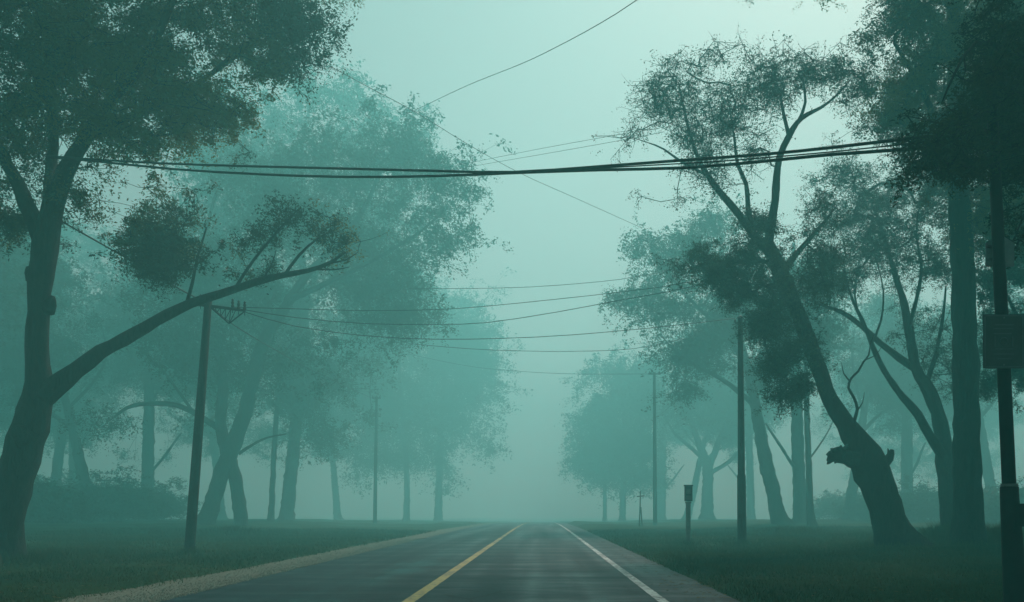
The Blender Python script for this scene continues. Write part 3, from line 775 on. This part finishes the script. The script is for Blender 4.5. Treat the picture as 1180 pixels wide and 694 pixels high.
bush = make_tree('bush', 'dark rounded bush in the haze right of the big left trunk', (60, 41),
                 [[(60, 621, 0, .06), (58, 600, 0, .05), (52, 580, 0, .04), (48, 565, 0, .02)],
                  [(60, 618, 0, .05), (70, 598, .2, .04), (80, 575, .3, .02)],
                  [(60, 618, 0, .05), (56, 598, -.4, .04), (62, 570, -.6, .02)],
                  [(60, 618, 0, .04), (38, 605, 0, .03), (25, 592, 0, .015)]],
                 [(60, 585, 48, 30, 0, 1.8), (30, 600, 34, 20, 0, 1.4), (90, 598, 34, 22, 0, 1.4), (60, 606, 55, 14, 0, 1.8)],
                 190, 110, .11, .42, 131, 'bark_dark', 'leaf', cat='bush', group='bushes under the trees', gap=.3, k=1.6)
for px, d, rz, s, sz, lab in (
        (-10, 61, 1.0, 1.48, 1.24, 'dark bush at the far left edge beside the big trunk'),
        (120, 77, 2.2, 1.54, 1.30, 'hazy bush halfway between the big left trunk and the left pole'),
        (176, 87, 4.0, 1.61, 1.20, 'hazy bush just left of the left utility pole'),
        (90, 97, 5.0, 2.10, 1.60, 'faint larger bush behind the two bushes on the left'),
        (1062, 73, .5, 1.42, 1.00, 'hazy bush between the leaning trunk and the forked trunk'),
        (1142, 70, 2.8, 1.54, 1.04, 'hazy bush between the massive trunk and the near sign pole'),
        (985, 97, 3.7, 1.61, 1.10, 'faint bush left of the leaning trunk in the haze'),
        (1200, 63, 1.9, 1.48, 1.10, 'bush at the right edge beyond the near sign pole'),
        (1010, 83, 5.6, 1.11, 0.80, 'small faint bush close behind the leaning trunk')):
    stand(bush, px, d, rz, s, sz, lab, 'bushes under the trees')

# unseen tall trees added beside and behind the camera to shade the near haze
for src, x, y, rz, s, lab in ((massive, 12.5, 13.5, 1.0, 1.65, 'added tall shade tree right of the picture whose crown reaches over the road'), (massive, -14.5, 12.5, 2.0, 1.65, 'added tall shade tree left of the picture whose crown reaches over the verge'),
                              (massive, 9.5, 4.5, 4.2, 1.6, 'added tall shade tree beside the camera at the right'), (massive, -11.5, 3.5, 3.0, 1.65, 'added tall shade tree beside the camera at the left'),
                              (massive, 5.2, -3.5, 5.4, 1.55, 'added tall shade tree behind the camera at the right road edge'), (massive, -8.2, -5, .6, 1.6, 'added tall shade tree behind the camera at the left road edge'),
                              (near_left, -14, -12, 2.4, 1.3, 'added shade tree behind the camera on the left'), (near_left, 11, -12, 5.6, 1.3, 'added shade tree behind the camera on the right'),
                              (massive, -19, 19, 3.7, 1.85, 'added very tall shade tree standing well left of the picture'), (massive, 17.5, 21, 2.6, 1.85, 'added very tall shade tree standing well right of the picture'),
                              (massive, 20, 31, .9, 1.95, 'added very tall shade tree beyond the right edge of the picture, deeper in the wood'), (massive, -22, 30, 5.3, 1.95, 'added very tall shade tree beyond the left edge of the picture, deeper in the wood'),
                              (massive, 27, 42, 2.2, 1.7, 'added tall shade tree well beyond the right edge'),
                              (near_left, -23, 4, 5.1, 1.2, 'added shade tree well left of the camera'), (near_left, 19, 3, .2, 1.2, 'added shade tree well right of the camera')):
    o = copy_tree(src, (x, y, ground_z(x, y)), rz, (s, s), lab)
    o['group'] = 'shade trees added around the camera'


# ------------------------------------------------------------------ poles, signs, wires
def polyline(pts, step=.6):
    return [q for q, _ in spline([(Vector(p), 0.0) for p in pts], step)]


def root_at(name, px, d, label, cat, group=None):
    x = (px - CX) / F * d
    return thing(name, (x, d, ground_z(x, d)), label, cat, group)


def loc(root, px, py, d):
    return P(px, py, d) - root.location


# left utility pole
r = root_at('utility_pole', 218, 26, 'leaning wooden utility pole under the long bough at the left', 'utility pole', 'utility poles along the road')
top = loc(r, 240.5, 341, 26)
MB().tube([(0, 0, -.3), (0, 0, .02), top * .5, top], [.165, .155, .135, .105], 16, .04, 2.0, 3).build('shaft', M['pole_wood'], r)
arm0, arm1 = loc(r, 228, 351, 25.9), loc(r, 283, 358, 26.3)
MB().tube([arm0, arm1], [.045, .045], 6).build('crossarm', M['pole_wood'], r)
low = loc(r, 264, 373, 26.2)
b = MB()
b.tube([loc(r, 240, 352, 25.95), low], [.022, .022], 6)
b.tube([low, arm1], [.022, .022], 6)
for t in range(5):
    u0, u1 = t / 5, (t + 1) / 5
    s0, s1 = loc(r, 240, 352, 25.95).lerp(low, u1), arm0.lerp(arm1, .25 + .55 * u0)
    b.tube([s0, s1], [.013, .013], 5)
    b.tube([s0, arm0.lerp(arm1, .25 + .55 * u1)], [.013, .013], 5)
b.build('brace', M['black_metal'], r)
for px, py in ((268, 357), (275, 359), (282, 360), (231, 352)):
    q = loc(r, px, py, 26.2)
    rr = [.012, .05, .05, .028, .045, .045, .026, .038, .012]
    MB().tube([q + Vector((0, 0, .05 + .035 * i)) for i in range(9)], rr, 10).build('insulator', M['porcelain'], r)
    MB().tube([q - Vector((0, 0, .10)), q + Vector((0, 0, .06))], [.012, .012], 6).build('pin', M['black_metal'], r)

# slim pole beside the road on the right
r = root_at('utility_pole', 855, 33.7, 'tall slim pole on the right verge beside the road', 'utility pole', 'utility poles along the road')
top = loc(r, 853, 366, 33.7)
MB().tube([(0, 0, -.3), (0, 0, .03), top * .3, top * .31, top], [.19, .18, .165, .14, .095], 16, .03, 5.0, 3).build('shaft', M['pole_wood'], r)
MB().tube([top - Vector((0, 0, .04)), top + Vector((0, 0, .03)), top + Vector((0, 0, .08))], [.115, .115, .02], 14).build('cap', M['grey_metal'], r)
for dz, s in ((.25, -1), (.62, 1)):
    q = top - Vector((0, 0, dz))
    MB().tube([q, q + Vector((.20 * s, 0, 0)), q + Vector((.20 * s, 0, .08))], [.014, .014, .014], 6).build('bracket', M['black_metal'], r)
    MB().tube([q + Vector((.20 * s, 0, .06 + .03 * i)) for i in range(5)], [.03, .05, .03, .045, .012], 10).build('insulator', M['porcelain'], r)

# the far poles, faint
for px, d, py, lab in ((755, 80, 429, 'faint far pole with a short crossarm in the haze beyond the marker post'), (432, 88, 457, 'faint pole in the haze left of the road beyond the twin-stemmed tree')):
    r = root_at('utility_pole', px, d, lab, 'utility pole', 'utility poles along the road')
    top = loc(r, px + (2 if px < 600 else -1), py, d)
    MB().tube([(0, 0, -.3), top * .5, top], [.20, .17, .12], 12, .03, 9.0, 3).build('shaft', M['pole_wood'], r)
    q = top - Vector((0, 0, .18))
    MB().box(q + Vector((0, -.15, 0)), (1.15 if px > 600 else .9, .11, .12)).build('crossarm', M['pole_wood'], r, False)
    for s in (-.45, .45) if px > 600 else (-.36, .36):
        MB().tube([q + Vector((s, -.15, .06 + .05 * i)) for i in range(5)], [.04, .07, .04, .06, .015], 8).build('insulator', M['porcelain'], r)

# near street pole with its signs
D = 11.4
r = root_at('street_pole', 1171, D, 'near dark metal pole carrying a square sign at the right edge', 'pole')
a = loc(r, 1163, 562, D)
top = loc(r, 1143, 118, D)
base = Vector((.0, 0, -.3))
MB().tube([base, (0, 0, .03), a - Vector((0, 0, .06)), a, a + Vector((0, 0, .02))], [.155, .150, .112, .112, .095], 24).build('base_sleeve', M['black_metal'], r)
MB().tube([a - Vector((0, 0, .02)), a.lerp(top, .5), top, top + Vector((0, 0, .03))], [.086, .080, .066, .03], 20).build('shaft', M['black_metal'], r)
MB().tube([a + Vector((0, 0, .012)), a + Vector((0, 0, .05))], [.104, .104], 24).build('collar', M['grey_metal'], r)
dr = MB().box(Vector((-.02, -.125, 1.25)), (.13, .02, .30), 0, 0, .02).build('access_door', M['black_metal'], r)
for py in (152, 162):
    q = loc(r, 1145, py, D)
    MB().tube([q + Vector((-.06, 0, 0)), q + Vector((-.14, 0, .0)), q + Vector((-.16, 0, .0))], [.03, .045, .012], 10).build('insulator', M['porcelain'], r)
pole_of = lambda py: loc(r, 1163 + (1143 - 1163) * (562 - py) / 444, py, D) + r.location

# the square sign
q = pole_of(394)
c = P(1156.5, 393.5, D - .13)
s_ = thing('road_sign', c, 'dark weathered square sign with faint markings on the near pole', 'sign')
sw, sh = .535, .70
MB().box((0, 0, 0), (sw, .014, sh)).build('panel', M['sign_dark'], s_, False)
e = MB()
for z in (-1, 1):
    e.box((0, -.010, z * (sh / 2 - .018)), (sw - .03, .006, .014))
for x in (-1, 1):
    e.box((x * (sw / 2 - .022), -.010, 0), (.014, .006, sh - .066))
e.build('border', M['sign_mark'], s_, False)
# faint marks: bars above and below a small boxed ring, as far as they can be made out
mk = MB()
for z, x0, x1, h in ((.215, -.12, .13, .016), (.165, -.14, .12, .012), (.10, -.13, .10, .014), (-.10, -.12, .12, .012), (-.165, -.13, .13, .016), (-.225, -.08, .10, .014)):
    mk.box(((x0 + x1) / 2, -.0095, z), (x1 - x0, .005, h))
for x in (-.115, .115):
    mk.box((x, -.0095, 0), (.010, .005, .14))
mk.build('marking', M['sign_mark'], s_, False)
rg = MB()
rg.tube([(.050 * math.cos(t * .3927), -.010, .050 * math.sin(t * .3927)) for t in range(17)], [.006] * 17, 6, caps=False)
rg.build('ring_marking', M['sign_mark'], s_)
for z in (-.18, .18):
    MB().box((q.x - c.x, .045, z), (.22, .06, .035)).build('clamp', M['grey_metal'], s_, False)
    MB().tube([(.0, -.016, z * 1.7), (0, -.006, z * 1.7)], [.010, .012], 10).build('bolt', M['grey_metal'], s_)

# the pale house-shaped sign on the back of the same pole
c = P(1152, 290, D + .11)
s_ = thing('road_sign', c, 'pale house-shaped sign on the back of the near pole above the square one', 'sign')
o5 = [(-.19, -.20), (.19, -.20), (.19, .11), (0, .235), (-.19, .11)]
p5 = MB()
p5.v = [(x, -.006, z) for x, z in o5] + [(x, .006, z) for x, z in o5]
p5.f = [(0, 1, 2, 3, 4), (9, 8, 7, 6, 5)] + [(i, i + 5, (i + 1) % 5 + 5, (i + 1) % 5) for i in range(5)]
p5.build('panel', M['sign_pale'], s_, False)
q = pole_of(290)
for z in (-.11, .06):
    MB().box((q.x - c.x, -.025, z), (.20, .035, .03)).build('clamp', M['grey_metal'], s_, False)

# marker post with its boxed head
r = root_at('marker_post', 793, 33.7, 'small dark post with a boxy head on the right verge', 'marker post')
h = loc(r, 793, 580, 33.7).z
MB().box((0, 0, h / 2 - .1), (.17, .15, h + .2), 0, 0, .03).build('post', M['grey_metal'], r, False)
t = loc(r, 793, 561, 33.7).z
bx = MB().box((.01, 0, (h + t) / 2 + .05), (.29, .22, t - h - .06), 0, 0, .03).build('head', M['black_metal'], r, False)
MB().box((.01, 0, t + .045), (.33, .26, .05), 0, 0, .03).build('cap', M['black_metal'], r, False)
MB().box((0, 0, h + .03), (.22, .19, .07), 0, 0, .02).build('collar', M['grey_metal'], r, False)
for z in (.62, .25):
    MB().box((.01, -.117, h + .05 + (t - h) * z), (.20, .012, .17), 0, 0, .0).build('panel', M['sign_dark'], r, False)

# a distant little stand with a crossbar
r = root_at('stake_stand', 738, 66, 'faint two-legged stake with a short crossbar in the far haze', 'stake stand')
t = loc(r, 738, 566, 66)
MB().tube([(-.09, 0, -.1), (-.02, 0, t.z * .6), (0, 0, t.z)], [.05, .05, .045], 8).build('leg', M['pole_wood'], r)
MB().tube([(.14, 0, -.1), (.03, 0, t.z * .55)], [.05, .045], 8).build('leg', M['pole_wood'], r)
MB().tube([(-.28, -.05, t.z - .42), (.30, -.05, t.z - .36)], [.045, .045], 8).build('crossbar', M['pole_wood'], r)


# wires: (photo point, distance) along each
def wire(name, rad, pts, label, group='overhead wires', cat='wire'):
    q = polyline([P(*p) for p in pts], 1.0)
    ob = MB().tube(q, [rad] * len(q), 6).build(name, M['cable'])
    return tag(ob, label, cat, group)


wire('overhead_cable', .026, [(56, 180, 21.5), (110, 184, 20.8), (200, 189, 19.8), (300, 192, 18.6), (400, 194.5, 17.6), (500, 197, 16.6), (590, 198.5, 15.8), (690, 192, 14.9), (790, 184.5, 14), (880, 178, 13.3), (960, 170, 12.6), (1045, 160, 12), (1137, 151, 11.4)], 'thick black cable across the road, upper strand at both ends', cat='cable')
wire('overhead_cable', .027, [(56, 181, 21.6), (110, 186, 20.8), (200, 195, 19.7), (300, 201, 18.6), (400, 204, 17.6), (500, 203, 16.6), (590, 199.5, 15.85), (690, 196, 14.9), (790, 193.5, 14), (880, 186, 13.3), (960, 178, 12.6), (1045, 172, 12), (1137, 161, 11.4)], 'thick black cable across the road, lowest strand left of the crossing', cat='cable')
wire('overhead_wire', .011, [(590, 199.5, 15.8), (640, 197, 15.3), (690, 194, 14.9), (760, 190, 14.3), (830, 186, 13.7), (880, 182, 13.3), (960, 175, 12.6), (1045, 166, 12), (1137, 156, 11.4)], 'thin strand lashed between the two thick cables on their right half')
wire('overhead_wire', .020, [(62, 250, 21.7), (90, 266, 22.2), (150, 300, 23.5), (210, 335, 25.3), (239, 350, 26)], 'dark wire sloping from the big left tree down to the left pole')
wire('overhead_wire', .018, [(242, 352, 26), (270, 375, 29), (320, 405, 38), (370, 432, 55), (433, 461, 88)], 'sloping wire from the left pole to the faint pole beyond')
wire('overhead_wire', .011, [(470, 131, 43), (487, 123, 40), (540, 98, 35), (600, 74, 30), (640, 55, 26.5), (690, 28, 23.5), (737, -2, 21), (860, -90, 17)], 'thin wire climbing to the top of the sky from the hazy left crowns')
wire('overhead_wire', .011, [(340, 52, 23), (360, 65, 24), (420, 98, 27), (480, 130, 30), (540, 167, 33), (600, 200, 36), (660, 227, 39.5), (740, 263, 45)], 'thin wire descending across the sky to the hazy right crowns')
wire('overhead_wire', .008, [(500, 196, 42), (545, 187, 40), (620, 172, 36), (720, 154, 31), (760, 148, 29)], 'faint upper wire of a close pair high in the sky')
wire('overhead_wire', .008, [(500, 200, 42), (560, 189, 40), (630, 177, 36), (720, 161, 31), (765, 152, 29)], 'faint lower wire of a close pair high in the sky')
wire('overhead_wire', .012, [(275, 356, 26.2), (340, 366, 28), (420, 373, 29.5), (500, 374, 31), (560, 372, 31.5), (640, 360, 32), (720, 345, 31.5), (800, 330, 30.5), (880, 305, 29)], 'wire from the left pole rising to the leaning right tree, lower of two', cat='wire')
wire('overhead_wire', .011, [(268, 354, 26.2), (340, 356, 28), (420, 358, 29.5), (500, 357, 31), (560, 353, 31.5), (640, 345, 31.5), (720, 336, 31), (800, 324, 30), (885, 295, 29)], 'wire from the left pole rising to the leaning right tree, upper of two')
wire('overhead_wire', .012, [(283, 360, 26.3), (340, 376, 28), (420, 387, 30), (500, 391, 31.5), (580, 390, 32.5), (660, 386, 33), (760, 377, 33.5), (847, 367, 33.7)], 'wire sagging from the left pole to the slim right pole')
wire('overhead_wire', .014, [(470, 333, 46), (575, 332, 46), (640, 329, 46), (715, 322, 46), (770, 312, 46)], 'faint wire between the hazy crowns above the road, highest of three')
wire('overhead_wire', .014, [(470, 396, 46), (540, 402, 46), (600, 404.5, 46), (660, 405, 46), (730, 402, 46), (790, 390, 46)], 'faint wire between the hazy crowns above the road, middle of three')
wire('overhead_wire', .022, [(470, 408, 92), (540, 422, 90), (600, 428, 87), (660, 431, 84), (749, 431, 80)], 'faint lowest wire running from the far right pole to the hazy left crowns')


# ------------------------------------------------------------------ the setting
def build_ground():
    def axis(lo, hi, a, b, st):
        xs = list(np.arange(a, b + 1e-6, st))
        s, x = st, b
        while x < hi:
            s *= 1.25
            x = min(hi, x + s)
            xs.append(x)
        s, x = st, a
        while x > lo:
            s *= 1.25
            x = max(lo, x - s)
            xs.insert(0, x)
        return xs
    xs = axis(-300, 300, -26, 26, .4)
    ys = axis(-120, 400, 4, 80, .5)
    nx, ny = len(xs), len(ys)
    v = [(x, y, ground_z(x, y)) for y in ys for x in xs]
    f = [(j * nx + i, j * nx + i + 1, (j + 1) * nx + i + 1, (j + 1) * nx + i) for j in range(ny - 1) for i in range(nx - 1)]
    mb = MB()
    mb.v, mb.f = v, f
    tag(mb.build('ground', M['ground']), kind='structure')


def strip(name, mat, x0, x1, z, y0=-20.0, y1=300.0, wob0=0.0, wob1=0.0, skirt=0.0, seed=0.0, cols=2, wfreq=1.1):
    """A long sheet along the road; wob = how far each edge wanders."""
    ys = []
    y = y0
    while y < y1:
        ys.append(y)
        y += .22 if 8 < y < 60 else 1.5
    ys.append(y1)
    mb = MB()
    k = cols + (2 if skirt else 0)
    for y in ys:
        a = x0 + wob0 * (noise.noise(Vector((y * wfreq, seed, 0))) + .5 * noise.noise(Vector((y * wfreq * 4, seed, 3))))
        b = x1 + wob1 * (noise.noise(Vector((y * wfreq, seed, 9))) + .5 * noise.noise(Vector((y * wfreq * 4, seed, 12))))
        row = [(a + (b - a) * i / (cols - 1), y, z) for i in range(cols)]
        if skirt:
            row = [(a - .03, y, z - skirt)] + row + [(b + .03, y, z - skirt)]
        mb.v += [(p, q, r + fall(q)) for p, q, r in row]
    for j in range(len(ys) - 1):
        for i in range(k - 1):
            mb.f.append((j * k + i, j * k + i + 1, (j + 1) * k + i + 1, (j + 1) * k + i))
    return tag(mb.build(name, M[mat], smooth_=False), kind='structure')


build_ground()
strip('road', 'road', ROAD_L, ROAD_R, 0.0, wob0=.04, wob1=.07, skirt=.09)
strip('yellow_road_line', 'yellow', -2.055, -1.865, .004, wob0=.012, wob1=.012, seed=4, wfreq=3)
strip('white_road_line', 'white', 1.72, 1.875, .004, wob0=.010, wob1=.010, seed=7, wfreq=3)
strip('gravel_shoulder', 'gravel', -7.25, ROAD_L - .05, -.006, wob0=.5, wob1=.03, seed=11, cols=4, wfreq=.5)

# pebbles on the shoulder, and strewn thinly onto the asphalt's edge
nr = np.random.default_rng(5)
n = 9000
y = 11.5 + 30 * nr.random(n) ** 1.7
x = ROAD_L - .05 - np.abs(nr.normal(size=n)) * .62 + .10
s = .012 + .022 * nr.random(n) ** 3
cube = np.array([(1, 0, 0), (0, 1, 0), (-1, 0, 0), (0, -1, 0), (0, 0, 1.0)])
tri = [(0, 1, 4), (1, 2, 4), (2, 3, 4), (3, 0, 4)]
a = nr.random(n) * 6.28
V = []
for t in tri:
    for i in t:
        px = cube[i][0] * np.cos(a) - cube[i][1] * np.sin(a) * .7
        py = cube[i][0] * np.sin(a) + cube[i][1] * np.cos(a) * .7
        V.append(np.stack([x + px * s, y + py * s, np.full(n, -.008) + np.array([fall(q) for q in y]) + cube[i][2] * s * .75 + np.where(x > ROAD_L, .008, 0) - (cube[i][2] == 0) * .001], 1))
V = np.stack(V, 1).reshape(-1, 3)
tag(quads_np('gravel', V, M['pebble'], per=3), kind='stuff')


# grass: blades on both verges, thinning with distance, long where no mower reaches
def grass(n, xr, yr, power, tufts):
    y = yr[0] + (yr[1] - yr[0]) * nr.random(n) ** power
    x = xr[0] + (xr[1] - xr[0]) * nr.random(n)
    h = (.035 + .055 * nr.random(n)) * (1 + .018 * (y - 12))
    keep = np.ones(n, bool)
    for i in range(n):
        c = noise.noise(Vector((x[i] * .8, y[i] * .8, 1.5)))
        if c < -.22 and nr.random() < .6:
            keep[i] = False
        h[i] *= 1 + .8 * max(0, c)
    d = np.where(x < 0, ROAD_L - 1.0 - x, x - ROAD_R)
    keep &= d > np.where(x < 0, .35, -.04) * nr.random(n) * 1.6
    x, y, h = x[keep], y[keep], h[keep]
    for tx, ty, tn, tr, th in tufts:
        rr = np.abs(nr.normal(size=tn)) * tr
        an = nr.random(tn) * 6.283
        x = np.concatenate([x, tx + rr * np.cos(an)])
        y = np.concatenate([y, ty + rr * np.sin(an)])
        h = np.concatenate([h, th * (.4 + .8 * nr.random(tn)) * np.exp(-rr / tr * .35)])
    m = len(x)
    z = np.array([ground_z(x[i], y[i]) for i in range(m)]) - .01
    a = nr.random(m) * 6.283
    w = (.006 + .006 * nr.random(m)) * (1 + .05 * (y - 12))
    lean = h * (.25 + .6 * nr.random(m))
    b = nr.random(m) * 6.283
    dx, dy = np.cos(a) * w, np.sin(a) * w
    base = np.stack([x, y, z], 1)
    tipp = np.stack([x + np.cos(b) * lean, y + np.sin(b) * lean, z + h], 1)
    e = np.stack([dx, dy, dx * 0], 1)
    return np.stack([base - e, base + e, tipp], 1).reshape(-1, 3)


def at(px, d):
    return ((px - CX) / F * d, d)


tl = []
for px, d, n_, r_, h_ in [(1036, 28.3, 700, .7, .30), (1088, 32, 1600, 1.0, .75), (1075, 30.5, 700, .7, .5), (1120, 28.0, 900, .6, .40), (1148, 28.5, 900, .7, .75), (1160, 30, 900, 1.2, .7),
                          (1015, 30, 500, .8, .3), (855, 33.5, 260, .25, .25), (793, 33.5, 220, .25, .25), (218, 25.9, 260, .3, .25), (5, 21.8, 800, .9, .35), (60, 24, 900, 2.0, .25), (930, 42, 400, .8, .5),
                          (1170, 11.5, 300, .18, .18), (268, 44, 900, 1.5, .5), (900, 46, 600, 1.0, .5), (1110, 35, 1500, 2.5, .6)]:
    tl.append((*at(px, d), int(n_ * 1.8), r_, h_))
V = np.concatenate([grass(150000, (2.9, 22), (10.5, 55), 1.7, [t for t in tl if t[0] > 0]), grass(110000, (-24, -6.4), (10.5, 55), 1.7, [t for t in tl if t[0] < 0])])
tag(quads_np('grass', V, M['blade'], per=3), kind='stuff')

# fallen leaves along the verges
n = 2600
x = np.where(nr.random(n) < .5, -6.0 - 12 * nr.random(n), 3.0 + 14 * nr.random(n))
x = np.where(nr.random(n) < .12, ROAD_R - np.abs(nr.normal(size=n)) * .4, x)
y = 11 + 32 * nr.random(n) ** 1.5
V = []
for i in range(n):
    z = max(ground_z(x[i], y[i]), .002 + fall(y[i]) if ROAD_L < x[i] < ROAD_R else -9) + .012
    a_, l_ = nr.random() * 6.28, .03 + .035 * nr.random()
    c_, s_ = math.cos(a_) * l_, math.sin(a_) * l_
    V += [(x[i] - c_, y[i] - s_, z), (x[i] + s_ * .5, y[i] - c_ * .5, z + .008), (x[i] + c_, y[i] + s_, z + .004), (x[i] - s_ * .5, y[i] + c_ * .5, z + .008)]
M['litter'] = leaf_mat('fallen_leaves', (.10, .065, .022), (.16, .10, .03), (.20, .15, .05))
tag(quads_np('fallen_leaves', np.array(V), M['litter']), kind='stuff')

# the damp air
hz = MB()
hz.box((0, 140, 22.0), (624, 544, 57.0))
m = bpy.data.materials.new('haze')
m.use_nodes = True
m.node_tree.nodes.clear()
o_ = N(m.node_tree, 'ShaderNodeOutputMaterial')
pv = N(m.node_tree, 'ShaderNodeVolumePrincipled', Color=(HAZE_COL[0], HAZE_COL[1], HAZE_COL[2], 1), Density=HAZE_DENS, Anisotropy=HAZE_ANISO)
pv.inputs['Absorption Color'].default_value = (HAZE_ABS, HAZE_ABS, HAZE_ABS, 1)
m.node_tree.links.new(pv.outputs[0], o_.inputs['Volume'])
tag(hz.build('haze', m, smooth_=False), kind='stuff')

# sky, sun, camera
SUN_EL, SUN_AZ = R(44), R(24)                      # ahead and a little to the right
w = bpy.data.worlds.new('World')
sc.world = w
w.use_nodes = True
nt = w.node_tree
sky = N(nt, 'ShaderNodeTexSky', sky_type='NISHITA', sun_disc=False, sun_elevation=SUN_EL, sun_rotation=SUN_AZ, altitude=0, air_density=1.0, dust_density=1.5, ozone_density=1.0)
hs = N(nt, 'ShaderNodeHueSaturation', Saturation=.30)
mx = N(nt, 'ShaderNodeMix', data_type='RGBA', blend_type='MULTIPLY')
mx.inputs[0].default_value = 1
mx.inputs[7].default_value = (*SKY_TINT, 1)
nt.links.new(sky.outputs[0], hs.inputs['Color'])
nt.links.new(hs.outputs[0], mx.inputs[6])
bg = nt.nodes['Background']
nt.links.new(mx.outputs[2], bg.inputs[0])
bg.inputs[1].default_value = SKY_STR
sun = bpy.data.lights.new('sun', 'SUN')
sun.energy, sun.angle, sun.color = SUN_STR, R(14), SUN_COL
so = bpy.data.objects.new('sun', sun)
C.objects.link(so)
so.location = (20, 60, 60)
dirv = Vector((math.sin(SUN_AZ) * math.cos(SUN_EL), math.cos(SUN_AZ) * math.cos(SUN_EL), math.sin(SUN_EL)))
so.rotation_euler = dirv.to_track_quat('Z', 'Y').to_euler()
cam = bpy.data.cameras.new('camera')
co = bpy.data.objects.new('camera', cam)
C.objects.link(co)
co.location, co.rotation_euler = (0, 0, EYE), (R(90), 0, 0)
cam.sensor_width, cam.lens = 36, 36 * F / 1180
cam.shift_x, cam.shift_y = -(CX - 590) / 1180, (HY - 347) / 1180
cam.clip_start, cam.clip_end = .1, 3000
sc.camera = co
v = sc.view_settings
v.view_transform, v.look, v.gamma, v.use_curve_mapping, v.exposure = 'Standard', 'None', 1, False, EXPOSURE
sc.cycles.volume_bounces = 5
sc.cycles.max_bounces = 8
sc.cycles.diffuse_bounces = 3
sc.cycles.transparent_max_bounces = 8
sc.cycles.use_denoising = True
